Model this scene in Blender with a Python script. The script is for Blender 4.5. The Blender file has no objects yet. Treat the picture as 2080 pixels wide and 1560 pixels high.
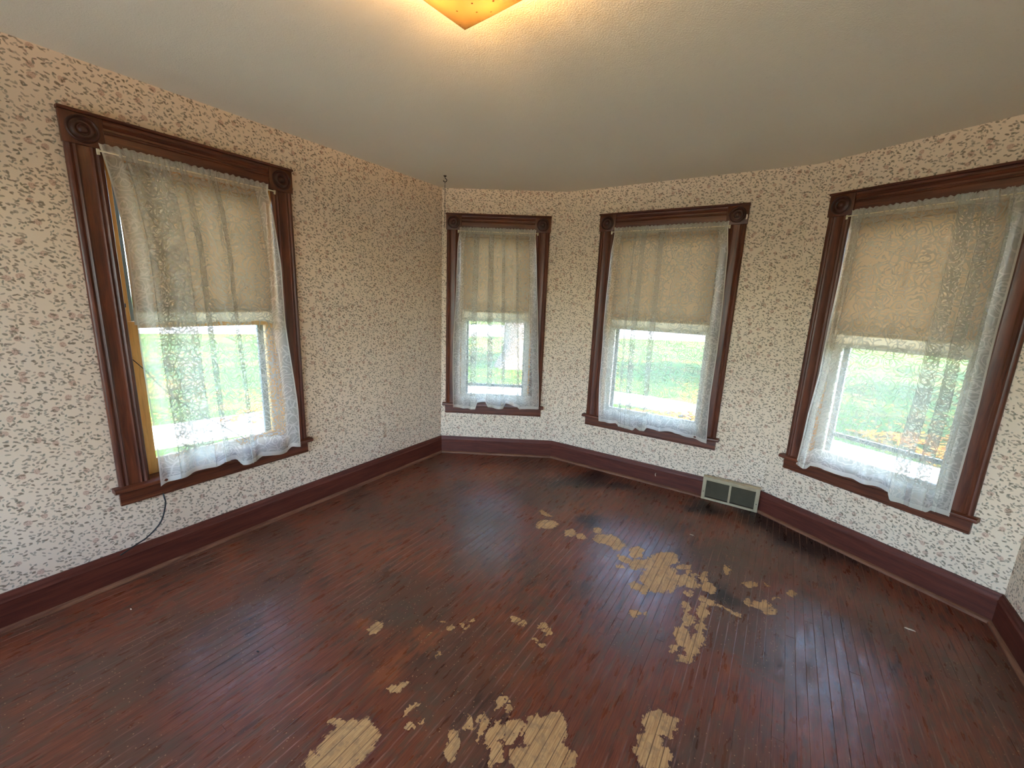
import bpy, bmesh, math, random
from mathutils import Vector, Matrix, noise as mnoise
from math import sin, cos, tan, pi, radians, sqrt, atan2

scene = bpy.context.scene
COL = scene.collection
random.seed(7)

# ------------------------------------------------------------------ camera
CAM_H = 1.52
FPX = 842.85
YAW, PITCH, ROLL = -0.0123, -0.2019, 0.04


def cam_ray(a, b, d):
    c, s = cos(ROLL), sin(ROLL)
    x, uu = c * a - s * b, s * a + c * b
    c, s = cos(PITCH), sin(PITCH)
    yy, z = c * d - s * uu, s * d + c * uu
    c, s = cos(YAW), sin(YAW)
    return Vector((c * x - s * yy, s * x + c * yy, z))


cd = bpy.data.cameras.new('camera')
cam = bpy.data.objects.new('camera', cd)
COL.objects.link(cam)
cd.sensor_fit = 'HORIZONTAL'
cd.sensor_width = 36.0
cd.lens = FPX / 2080.0 * 36.0
cd.clip_start, cd.clip_end = 0.02, 400
_r, _u, _f = cam_ray(1, 0, 0), cam_ray(0, 1, 0), cam_ray(0, 0, 1)
_m = Matrix((( _r.x, _u.x, -_f.x, 0), (_r.y, _u.y, -_f.y, 0), (_r.z, _u.z, -_f.z, CAM_H), (0, 0, 0, 1)))
cam.matrix_world = _m
scene.camera = cam

# ------------------------------------------------------------------ world, sun, exposure
world = bpy.data.worlds.new('world')
scene.world = world
world.use_nodes = True
wn = world.node_tree
wn.nodes.clear()
w_out = wn.nodes.new('ShaderNodeOutputWorld')
w_bg = wn.nodes.new('ShaderNodeBackground')
w_sky = wn.nodes.new('ShaderNodeTexSky')
w_sky.sky_type = 'NISHITA'
w_sky.sun_disc = False
SUN_AZ, SUN_EL = -32.0, 58.0          # direction towards the sun: azimuth from +x, elevation
w_sky.sun_elevation = radians(SUN_EL)
w_sky.sun_rotation = radians(90 - SUN_AZ)
w_sky.air_density = 1.0
w_sky.dust_density = 1.6
w_bg.inputs['Strength'].default_value = 0.45
wn.links.new(w_sky.outputs[0], w_bg.inputs['Color'])
wn.links.new(w_bg.outputs[0], w_out.inputs['Surface'])

sd = bpy.data.lights.new('sun', 'SUN')
sd.energy = 3.0
sd.angle = radians(0.6)
sd.color = (1.0, 0.93, 0.82)
sun = bpy.data.objects.new('sun', sd)
COL.objects.link(sun)
_sv = Vector((cos(radians(SUN_EL)) * cos(radians(SUN_AZ)), cos(radians(SUN_EL)) * sin(radians(SUN_AZ)), sin(radians(SUN_EL))))
sun.rotation_euler = (-_sv).to_track_quat('-Z', 'Y').to_euler()
sun.location = (0, 0, 12)

LAMP_W = 4.6                          # bulb of the ceiling lamp (watts), used in its builder
scene.view_settings.view_transform = 'Standard'
scene.view_settings.look = 'None'
scene.view_settings.exposure = 3.2
scene.view_settings.gamma = 1.0
scene.view_settings.use_curve_mapping = False
scene.cycles.max_bounces = 6
scene.cycles.diffuse_bounces = 4
scene.cycles.transparent_max_bounces = 16
scene.cycles.transmission_bounces = 8
scene.cycles.caustics_reflective = False
scene.cycles.caustics_refractive = False
scene.cycles.sample_clamp_indirect = 6.0
scene.cycles.use_adaptive_sampling = True
scene.cycles.adaptive_threshold = 0.06
scene.cycles.time_limit = 1050
scene.cycles.use_auto_tile = False


# ------------------------------------------------------------------ helpers
def tag(o, label=None, cat=None, group=None, kind=None):
    if label: o['label'] = label
    if cat: o['category'] = cat
    if group: o['group'] = group
    if kind: o['kind'] = kind
    return o


def empty(name, mat):
    o = bpy.data.objects.new(name, None)
    o.empty_display_size = 0.1
    COL.objects.link(o)
    o.matrix_world = mat
    return o


def link(name, me, m=None, parent=None, mat=None):
    o = bpy.data.objects.new(name, me)
    COL.objects.link(o)
    if m is not None:
        if len(me.materials) == 0:
            me.materials.append(m)
    if parent is not None:
        o.parent = parent
    if mat is not None:
        if parent is not None:
            o.matrix_local = mat
        else:
            o.matrix_world = mat
    return o


def mesh(name, verts, faces, smooth=False):
    me = bpy.data.meshes.new(name)
    me.from_pydata([tuple(v) for v in verts], [], faces)
    me.update()
    if smooth:
        me.polygons.foreach_set('use_smooth', [True] * len(me.polygons))
    return me


class MB:
    def __init__(s):
        s.v, s.f = [], []

    def add(s, v, f):
        n = len(s.v)
        s.v += [tuple(x) for x in v]
        s.f += [tuple(i + n for i in q) for q in f]
        return s

    def box(s, x0, x1, y0, y1, z0, z1, b=0.0):
        if b <= 0:
            v = [(x, y, z) for x in (x0, x1) for y in (y0, y1) for z in (z0, z1)]
            return s.add(v, [(0, 1, 3, 2), (4, 6, 7, 5), (0, 4, 5, 1), (2, 3, 7, 6), (0, 2, 6, 4), (1, 5, 7, 3)])
        bm = bmesh.new()
        bmesh.ops.create_cube(bm, size=1)
        for q in bm.verts:
            q.co = Vector(((x0 + x1) / 2 + q.co.x * (x1 - x0), (y0 + y1) / 2 + q.co.y * (y1 - y0), (z0 + z1) / 2 + q.co.z * (z1 - z0)))
        bmesh.ops.bevel(bm, geom=bm.edges[:], offset=b, segments=2, affect='EDGES', profile=0.5)
        bm.verts.index_update()
        s.add([q.co[:] for q in bm.verts], [[q.index for q in f.verts] for f in bm.faces])
        bm.free()
        return s

    def extrude(s, prof, a, b, axis, sh0=None, sh1=None):
        """closed profile [(p,q)] swept between a and b. axis 'x': (t,p,q); 'z': (p,q,t). sh0/sh1: end shift per profile point"""
        n = len(prof)
        vs = []
        for e, t in ((0, a), (1, b)):
            for i, (p, q) in enumerate(prof):
                tt = t + ((sh0 if e == 0 else sh1)(p, q) if (sh0 if e == 0 else sh1) else 0)
                vs.append((tt, p, q) if axis == 'x' else (p, q, tt))
        fs = [(i, (i + 1) % n, n + (i + 1) % n, n + i) for i in range(n)]
        fs += [tuple(range(n))[::-1], tuple(range(n, 2 * n))]
        return s.add(vs, fs)

    def tube(s, path, r, seg=8, closed=False):
        pts = [Vector(p) for p in path]
        n = len(pts)
        rings = []
        up = Vector((0.03, 0.02, 1))
        for i, p in enumerate(pts):
            if closed:
                t = pts[(i + 1) % n] - pts[i - 1]
            else:
                t = pts[min(i + 1, n - 1)] - pts[max(i - 1, 0)]
            t.normalize()
            if abs(t.dot(up.normalized())) > 0.95:
                up = Vector((1, 0.1, 0))
            x = t.cross(up).normalized()
            y = x.cross(t).normalized()
            up = y
            rr = r(i / (n - 1)) if callable(r) else r
            rings.append([p + x * cos(2 * pi * k / seg) * rr + y * sin(2 * pi * k / seg) * rr for k in range(seg)])
        v = [q for ring in rings for q in ring]
        f = []
        for i in range(n if closed else n - 1):
            for k in range(seg):
                a, b = i * seg + k, i * seg + (k + 1) % seg
                j = ((i + 1) % n) * seg
                f.append((a, b, j + (k + 1) % seg, j + k))
        if not closed:
            f.append(tuple(range(seg))[::-1])
            f.append(tuple(range((n - 1) * seg, n * seg)))
        return s.add(v, f)

    def lathe(s, prof, seg, M):
        """prof [(radius, height)] about local z, transformed by M"""
        v, f = [], []
        for r, h in prof:
            for k in range(seg):
                v.append(M @ Vector((r * cos(2 * pi * k / seg), r * sin(2 * pi * k / seg), h)))
        for i in range(len(prof) - 1):
            for k in range(seg):
                f.append((i * seg + k, i * seg + (k + 1) % seg, (i + 1) * seg + (k + 1) % seg, (i + 1) * seg + k))
        f.append(tuple((len(prof) - 1) * seg + k for k in range(seg)))
        return s.add(v, f)

    def build(s, name, m, parent=None, mat=None, smooth=False, angle=None):
        me = mesh(name, s.v, s.f, smooth)
        bm = bmesh.new()
        bm.from_mesh(me)
        bmesh.ops.recalc_face_normals(bm, faces=bm.faces[:])
        if angle:
            for f in bm.faces: f.smooth = True
            for e in bm.edges:
                e.smooth = (len(e.link_faces) == 2 and e.calc_face_angle(0) < radians(angle))
        bm.to_mesh(me)
        bm.free()
        return link(name, me, m, parent, mat)


# ------------------------------------------------------------------ material toolkit
class NT:
    def __init__(s, name):
        s.m = bpy.data.materials.new(name)
        s.m.use_nodes = True
        s.t = s.m.node_tree
        s.t.nodes.clear()
        s.out = s.t.nodes.new('ShaderNodeOutputMaterial')

    def n(s, kind, **kw):
        nd = s.t.nodes.new('ShaderNode' + kind)
        for k, v in kw.items():
            if k in nd.inputs.keys() if not hasattr(nd, k) else False:
                pass
            setattr(nd, k, v)
        return nd

    def put(s, sock, v):
        if hasattr(v, 'is_output') or isinstance(v, bpy.types.NodeSocket):
            s.t.links.new(v, sock)
        else:
            if isinstance(v, (tuple, list)) and len(v) == 3 and sock.type == 'RGBA':
                v = (*v, 1)
            sock.default_value = v

    def math(s, op, a, b=0.0, c=None, clamp=False):
        nd = s.n('Math', operation=op)
        nd.use_clamp = clamp
        s.put(nd.inputs[0], a)
        s.put(nd.inputs[1], b)
        if c is not None: s.put(nd.inputs[2], c)
        return nd.outputs[0]

    def vmath(s, op, a, b=None, scale=None):
        nd = s.n('VectorMath', operation=op)
        s.put(nd.inputs[0], a)
        if b is not None: s.put(nd.inputs[1], b)
        if scale is not None: s.put(nd.inputs['Scale'], scale)
        return nd.outputs['Value'] if op in ('LENGTH', 'DISTANCE', 'DOT_PRODUCT') else nd.outputs[0]

    def noise(s, vec, scale, detail=2.0, rough=0.5, out=0, dist=0.0, dim='3D'):
        nd = s.n('TexNoise', noise_dimensions=dim)
        s.put(nd.inputs['Vector'], vec)
        nd.inputs['Scale'].default_value = scale
        nd.inputs['Detail'].default_value = detail
        nd.inputs['Roughness'].default_value = rough
        nd.inputs['Distortion'].default_value = dist
        return nd.outputs[out]

    def voro(s, vec, scale, feature='F1', rnd=1.0, dim='2D'):
        nd = s.n('TexVoronoi', feature=feature, voronoi_dimensions=dim)
        s.put(nd.inputs['Vector'], vec)
        nd.inputs['Scale'].default_value = scale
        nd.inputs['Randomness'].default_value = rnd
        return nd

    def map(s, vec, loc=(0, 0, 0), rot=(0, 0, 0), scale=(1, 1, 1), typ='POINT'):
        nd = s.n('Mapping', vector_type=typ)
        s.put(nd.inputs['Vector'], vec)
        nd.inputs['Location'].default_value = loc
        nd.inputs['Rotation'].default_value = rot
        nd.inputs['Scale'].default_value = scale
        return nd.outputs[0]

    def ramp(s, x, lo, hi, a=0.0, b=1.0):
        nd = s.n('MapRange', interpolation_type='SMOOTHSTEP')
        s.put(nd.inputs['Value'], x)
        nd.inputs['From Min'].default_value = lo
        nd.inputs['From Max'].default_value = hi
        nd.inputs['To Min'].default_value = a
        nd.inputs['To Max'].default_value = b
        return nd.outputs[0]

    def mix(s, f, a, b, blend='MIX'):
        nd = s.n('Mix', data_type='RGBA', blend_type=blend)
        s.put(nd.inputs[0], f)
        s.put(nd.inputs[6], a)
        s.put(nd.inputs[7], b)
        return nd.outputs[2]

    def uv(s):
        return s.n('UVMap').outputs[0]

    def obj(s):
        return s.n('TexCoord').outputs['Object']

    def pos(s):
        return s.n('NewGeometry').outputs['Position']

    def pbr(s, color, rough=0.5, spec=0.5, metal=0.0, bump=None, bstr=0.2, bdist=0.002):
        p = s.n('BsdfPrincipled')
        s.put(p.inputs['Base Color'], color)
        s.put(p.inputs['Roughness'], rough)
        s.put(p.inputs['Specular IOR Level'], spec)
        s.put(p.inputs['Metallic'], metal)
        if bump is not None:
            b = s.n('Bump')
            b.inputs['Strength'].default_value = bstr
            b.inputs['Distance'].default_value = bdist
            s.put(b.inputs['Height'], bump)
            s.t.links.new(b.outputs[0], p.inputs['Normal'])
        return p.outputs[0]

    def done(s, shader):
        s.t.links.new(shader, s.out.inputs['Surface'])
        return s.m


def lin(r, g, b):
    f = lambda c: (c / 255 / 12.92) if c / 255 <= 0.04045 else ((c / 255 + 0.055) / 1.055) ** 2.4
    return (f(r), f(g), f(b))


def mat_wallpaper():
    t = NT('wallpaper')
    uv = t.uv()
    warp = t.vmath('SCALE', t.vmath('SUBTRACT', t.noise(uv, 30, 1, out=1, dim='2D'), (0.5, 0.5, 0.5)), scale=0.010)
    p = t.vmath('ADD', uv, warp)
    paper = t.mix(t.noise(uv, 2.2, 2, dim='2D'), lin(228, 207, 184), lin(236, 217, 197))
    col = paper
    # dusty roses
    v = t.voro(t.map(p, loc=(3.1, 1.7, 0)), 15.0)
    sep = t.n('SeparateColor'); t.put(sep.inputs[0], v.outputs['Color'])
    keep = t.math('GREATER_THAN', sep.outputs[0], 0.55)
    rose = t.math('MULTIPLY', t.ramp(v.outputs['Distance'], 0.21, 0.15), keep)
    petals = t.ramp(t.noise(p, 260, 1, dim='2D'), 0.40, 0.56)
    rosec = t.mix(petals, lin(186, 144, 124), lin(212, 180, 160))
    col = t.mix(t.math('MULTIPLY', rose, 0.85), col, rosec)
    # leaves and stems: elongated marks in four directions
    for i, (ang, sx, sy, r, thr, c) in enumerate((
            (20, 26, 54, 0.25, 0.42, lin(112, 96, 76)),
            (-24, 28, 58, 0.24, 0.52, lin(118, 102, 84)),
            (72, 28, 54, 0.22, 0.66, lin(116, 104, 84)),
            (36, 36, 66, 0.27, 0.55, lin(136, 116, 98)),
            (-60, 32, 56, 0.22, 0.70, lin(124, 122, 108)))):
        q = t.map(t.map(p, loc=(1.3 * i, 0.7 * i, 0), rot=(0, 0, radians(ang))), scale=(sx, sy, 1))
        v = t.voro(q, 1.0)
        sep = t.n('SeparateColor'); t.put(sep.inputs[0], v.outputs['Color'])
        k = t.math('GREATER_THAN', sep.outputs[1], thr)
        mk = t.math('MULTIPLY', t.ramp(v.outputs['Distance'], r, r - 0.08), k)
        mk = t.math('MULTIPLY', mk, t.math('ADD', 0.38, t.math('MULTIPLY', sep.outputs[2], 0.45)))
        col = t.mix(mk, col, c)
    # tiny buds
    v = t.voro(p, 48.0)
    sep = t.n('SeparateColor'); t.put(sep.inputs[0], v.outputs['Color'])
    mk = t.math('MULTIPLY', t.ramp(v.outputs['Distance'], 0.26, 0.14), t.math('GREATER_THAN', sep.outputs[0], 0.80))
    col = t.mix(t.math('MULTIPLY', mk, 0.6), col, t.mix(sep.outputs[1], lin(164, 124, 112), lin(120, 118, 104)))
    return t.done(t.pbr(col, 0.75, 0.25, bump=t.noise(uv, 420, 1, dim='2D'), bstr=0.08, bdist=0.001))


def mat_wood(name, dark, light, rough=0.32, spec=0.5, axis=2, scale=1.0, worn=0.12):
    """varnished wood, grain along the object's axis"""
    t = NT(name)
    o = t.obj()
    sc = [14 * scale] * 3
    sc[axis] = 1.3 * scale
    g = t.map(o, scale=tuple(sc))
    w = t.noise(g, 3.0, 5, 0.62, dist=0.6)
    fine = t.map(o, scale=tuple(90 if i != axis else 4 for i in range(3)))
    f = t.noise(fine, 2.0, 2)
    col = t.mix(t.ramp(w, 0.3, 0.72), dark, light)
    col = t.mix(t.math('MULTIPLY', t.ramp(f, 0.5, 0.75), 0.35), col, tuple(c * 0.5 for c in dark))
    scuff = t.ramp(t.noise(o, 23, 4, 0.7), 0.70, 0.78)
    col = t.mix(t.math('MULTIPLY', scuff, worn), col, lin(150, 110, 80))
    r = t.math('ADD', rough, t.math('MULTIPLY', t.noise(o, 8, 3), 0.2))
    return t.done(t.pbr(col, r, spec, bump=f, bstr=0.06, bdist=0.001))


def mat_plain(name, color, rough=0.6, spec=0.4, metal=0.0, var=0.08, nscale=6.0, bump=0.0, bscale=60):
    t = NT(name)
    o = t.obj()
    nz = t.noise(o, nscale, 4, 0.6)
    col = t.mix(nz, tuple(c * (1 - var) for c in color), tuple(min(1, c * (1 + var)) for c in color))
    b = t.noise(o, bscale, 3) if bump else None
    return t.done(t.pbr(col, rough, spec, metal, b, bump, 0.002))


def mat_ceiling():
    t = NT('ceiling_plaster')
    p = t.pos()
    col = t.mix(t.noise(p, 1.4, 4, 0.6), lin(236, 228, 210), lin(242, 234, 216))
    spots = t.ramp(t.noise(p, 60, 2, 0.7, dim='2D'), 0.66, 0.8)
    col = t.mix(t.math('MULTIPLY', spots, 0.12), col, lin(130, 118, 98))
    h = t.math('ADD', t.noise(p, 150, 2, 0.7, dim='2D'), t.math('MULTIPLY', t.noise(p, 14, 2, dim='2D'), 0.8))
    return t.done(t.pbr(col, 0.85, 0.2, bump=h, bstr=0.35, bdist=0.003))


def mat_glass():
    t = NT('window_glass')
    tr = t.n('BsdfTransparent'); tr.inputs[0].default_value = (0.96, 0.98, 0.97, 1)
    gl = t.n('BsdfGlossy'); gl.inputs['Roughness'].default_value = 0.02
    fr = t.n('Fresnel'); fr.inputs['IOR'].default_value = 1.45
    mx = t.n('MixShader')
    t.put(mx.inputs[0], t.math('MULTIPLY', fr.outputs[0], 0.9))
    t.t.links.new(tr.outputs[0], mx.inputs[1]); t.t.links.new(gl.outputs[0], mx.inputs[2])
    return t.done(mx.outputs[0])


def mat_lace():
    """white lace: open net, scrolls and flowers, denser borders. UV: x metres along the cloth, y metres above the hem; UV 'edge': x 0 at both sides"""
    t = NT('lace')
    uv = t.uv()
    wv = t.vmath('SCALE', t.vmath('SUBTRACT', t.noise(uv, 14, 2, out=1, dim='2D'), (0.5, 0.5, 0.5)), scale=0.05)
    p = t.vmath('ADD', uv, wv)
    v = t.voro(p, 10.5, rnd=0.75)
    rings = t.math('PINGPONG', t.math('MULTIPLY', v.outputs['Distance'], 5.5), 0.5)
    scroll = t.math('MULTIPLY', t.ramp(rings, 0.17, 0.08), t.ramp(v.outputs['Distance'], 0.62, 0.5))
    v2 = t.voro(p, 52, rnd=1.0)
    sep = t.n('SeparateColor'); t.put(sep.inputs[0], v2.outputs['Color'])
    leafm = t.ramp(t.noise(uv, 9, 1, dim='2D'), 0.44, 0.56)
    leaf = t.math('MULTIPLY', t.math('MULTIPLY', t.ramp(v2.outputs['Distance'], 0.34, 0.22), leafm), t.math('GREATER_THAN', sep.outputs[0], 0.35))
    ve = t.voro(t.vmath('ADD', uv, t.vmath('SCALE', wv, scale=0.5)), 21, feature='DISTANCE_TO_EDGE')
    stem = t.math('MULTIPLY', t.ramp(ve.outputs[0], 0.085, 0.04), t.ramp(t.noise(uv, 7, 1, dim='2D'), 0.46, 0.54))
    motif = t.math('MAXIMUM', t.math('MAXIMUM', scroll, leaf), stem)
    sx = t.n('SeparateXYZ'); t.put(sx.inputs[0], uv)
    ed = t.n('UVMap'); ed.uv_map = 'edge'
    se = t.n('SeparateXYZ'); t.put(se.inputs[0], ed.outputs[0])
    border = t.math('MAXIMUM', t.ramp(se.outputs[0], 0.075, 0.06), t.ramp(sx.outputs[1], 0.135, 0.12))
    hem = t.math('MAXIMUM', t.ramp(sx.outputs[1], 0.030, 0.026), t.ramp(se.outputs[0], 0.010, 0.007))
    pocket = t.ramp(se.outputs[1], 0.055, 0.050)
    base = t.math('ADD', 0.26, t.math('MULTIPLY', border, 0.22))
    a = t.math('ADD', base, t.math('MULTIPLY', motif, t.math('SUBTRACT', 0.72, base)))
    a = t.math('MAXIMUM', a, t.math('MULTIPLY', hem, 0.86))
    a = t.math('MAXIMUM', a, t.math('MULTIPLY', pocket, 0.55), clamp=True)
    thread = t.math('MULTIPLY', motif, t.math('SUBTRACT', 1.0, t.math('MAXIMUM', hem, border), clamp=True))
    df = t.n('BsdfDiffuse'); t.put(df.inputs[0], t.mix(thread, (0.84, 0.80, 0.71), (0.64, 0.60, 0.52)))
    tl = t.n('BsdfTranslucent'); t.put(tl.inputs[0], t.mix(thread, (0.84, 0.86, 0.86), (0.46, 0.46, 0.44)))
    m1 = t.n('MixShader'); m1.inputs[0].default_value = 0.45
    t.t.links.new(df.outputs[0], m1.inputs[1]); t.t.links.new(tl.outputs[0], m1.inputs[2])
    tr = t.n('BsdfTransparent')
    m2 = t.n('MixShader')
    t.put(m2.inputs[0], a)
    t.t.links.new(tr.outputs[0], m2.inputs[1]); t.t.links.new(m1.outputs[0], m2.inputs[2])
    return t.done(m2.outputs[0])


def mat_shade(name, c, trans):
    t = NT(name)
    o = t.obj()
    col = t.mix(t.noise(t.map(o, scale=(60, 1, 8)), 4, 3), tuple(x * 0.9 for x in c), tuple(min(1, x * 1.08) for x in c))
    df = t.n('BsdfDiffuse'); t.put(df.inputs[0], col)
    tl = t.n('BsdfTranslucent'); t.put(tl.inputs[0], col)
    m1 = t.n('MixShader'); m1.inputs[0].default_value = trans
    t.t.links.new(df.outputs[0], m1.inputs[1]); t.t.links.new(tl.outputs[0], m1.inputs[2])
    return t.done(m1.outputs[0])


def px_floor(u, v, z=0.0):
    r = cam_ray((u - 1040) / FPX, -(v - 780) / FPX, 1)
    k = (z - CAM_H) / r.z
    return Vector((r.x * k, r.y * k))


# bare-wood spots of the floor where the finish has worn through, seen in the photograph: centre, half sizes, tilt
WORN = [
 (1341, 1173, 34, 28, 0), (1351, 1134, 25, 12, 0), (1318, 1145, 22, 10, 0), (1293, 1147, 12, 9, 0), (1293, 1122, 12, 11, 0),
 (1268, 1136, 16, 5, 25), (1247, 1101, 20, 11, 30), (1221, 1094, 14, 8, 0), (1215, 1078, 8, 5, 0), (1298, 1194, 18, 8, 25),
 (1385, 1178, 20, 11, 0), (1406, 1187, 12, 8, 0), (1438, 1194, 16, 9, 20), (1430, 1171, 7, 10, 0), (1398, 1161, 6, 5, 0),
 (1411, 1170, 5, 5, 0), (1385, 1151, 8, 5, 0), (1399, 1151, 5, 3, 0), (1399, 1206, 7, 6, 0), (1436, 1220, 16, 5, 25),
 (1428, 1240, 9, 15, 0), (1393, 1233, 6, 13, 0), (1397, 1261, 11, 13, 0), (1424, 1270, 9, 17, 10), (1385, 1291, 13, 21, 0),
 (1418, 1300, 15, 13, 0), (1406, 1316, 12, 23, 10), (1369, 1316, 10, 6, 0), (1383, 1338, 6, 6, 0), (1398, 1339, 8, 8, 0),
 (1489, 1243, 18, 3.5, 25), (1466, 1232, 9, 3, 25), (1554, 1233, 9, 14, -20), (1539, 1228, 8, 8, 0), (1521, 1225, 6, 8, -30), (1569, 1243, 8, 6, 0),
 (1524, 1187, 11, 6, 10), (1475, 1157, 6, 9, 0), (1609, 1205, 8, 4, 0), (1558, 1189, 5, 3, 0), (1572, 1214, 6, 3, 0),
 (1260, 1150, 6, 4, 0), (1183, 1090, 7, 4, 0), (1310, 1244, 5, 4, 0),
 (1110, 1065, 20, 8, 0), (1107, 1043, 11, 3, 30), (1158, 1082, 10, 7, 0), (1178, 1089, 8, 4, 0),
 (764, 1274, 16, 8, -28), (808, 1395, 20, 7, -28), (1017, 1423, 15, 8, -50),
 (706, 1512, 58, 40, -38), (685, 1469, 12, 9, 0), (646, 1556, 26, 26, 0), (833, 1442, 16, 6, -38), (831, 1479, 10, 6, -30), (854, 1467, 6, 4, 0),
 (950, 1469, 8, 15, 22), (919, 1515, 11, 30, 20), (979, 1477, 9, 23, 20), (1004, 1496, 12, 30, 30), (1042, 1481, 13, 26, 25),
 (1008, 1531, 12, 30, 25), (1035, 1442, 7, 9, 0), (1086, 1485, 22, 30, 0), (1127, 1480, 24, 36, 0), (1111, 1535, 38, 42, 0), (1060, 1540, 20, 24, 0),
 (1161, 1546, 8, 18, 0), (1335, 1469, 26, 26, 0), (1357, 1473, 17, 20, 0), (1319, 1522, 26, 36, 0), (1344, 1540, 17, 28, 0),
]
# softer stains: (cx, cy, rx, ry, tilt)
GREY = [(1480, 1130, 70, 38, 10), (1300, 1290, 40, 40, 0), (1000, 1060, 50, 26, 0), (1620, 1230, 60, 45, 0), (840, 1260, 70, 24, -20), (1560, 1370, 90, 60, 0), (880, 1400, 60, 24, -25), (1080, 1225, 34, 20, 0)]
BLACK = [(1165, 976, 62, 18, 0), (1550, 1056, 80, 20, 22), (1650, 1102, 130, 26, 24), (1240, 985, 60, 10, 8), (1210, 1060, 30, 20, 0), (1500, 1220, 60, 24, 20), (1420, 1030, 60, 10, 12)]
ORANGE = [(1190, 1040, 60, 26, -10), (770, 1390, 70, 22, -32), (880, 1310, 60, 22, -30), (740, 1290, 40, 16, -28), (1000, 960, 80, 18, 0)]


WORN += [(900, 1262, 6, 4, 0), (915, 1275, 7, 4, 0), (936, 1268, 6, 4, 0), (956, 1262, 7, 3, -20), (948, 1277, 6, 4, 0), (1045, 1257, 9, 4, 10), (1063, 1266, 7, 4, 0),
         (1100, 1270, 9, 5, 20), (1113, 1284, 9, 6, 0), (1085, 1300, 7, 4, 0), (1098, 1311, 7, 4, 0), (872, 1290, 6, 3, -20), (890, 1330, 7, 3, -20), (1288, 1247, 9, 7, 0)]


def ellipse_world(cx, cy, rx, ry, ang):
    """world-space ellipse under an image ellipse on the floor"""
    a = radians(ang)
    c = px_floor(cx, cy)
    e1 = px_floor(cx + rx * cos(a), cy + rx * sin(a)) - c
    e2 = px_floor(cx - ry * sin(a), cy + ry * cos(a)) - c
    A, B, C_, D = e1.x, e2.x, e1.y, e2.y      # M = [[A,B],[C,D]]
    # M M^T eigen decomposition
    p, q, r = A * A + B * B, A * C_ + B * D, C_ * C_ + D * D
    th = 0.5 * atan2(2 * q, p - r)
    l1 = (p + r) / 2 + sqrt(((p - r) / 2) ** 2 + q * q)
    l2 = max(1e-8, (p + r) / 2 - sqrt(((p - r) / 2) ** 2 + q * q))
    return c, th, sqrt(l1), sqrt(l2)


PLANK_ANG = radians(56.482)


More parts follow.
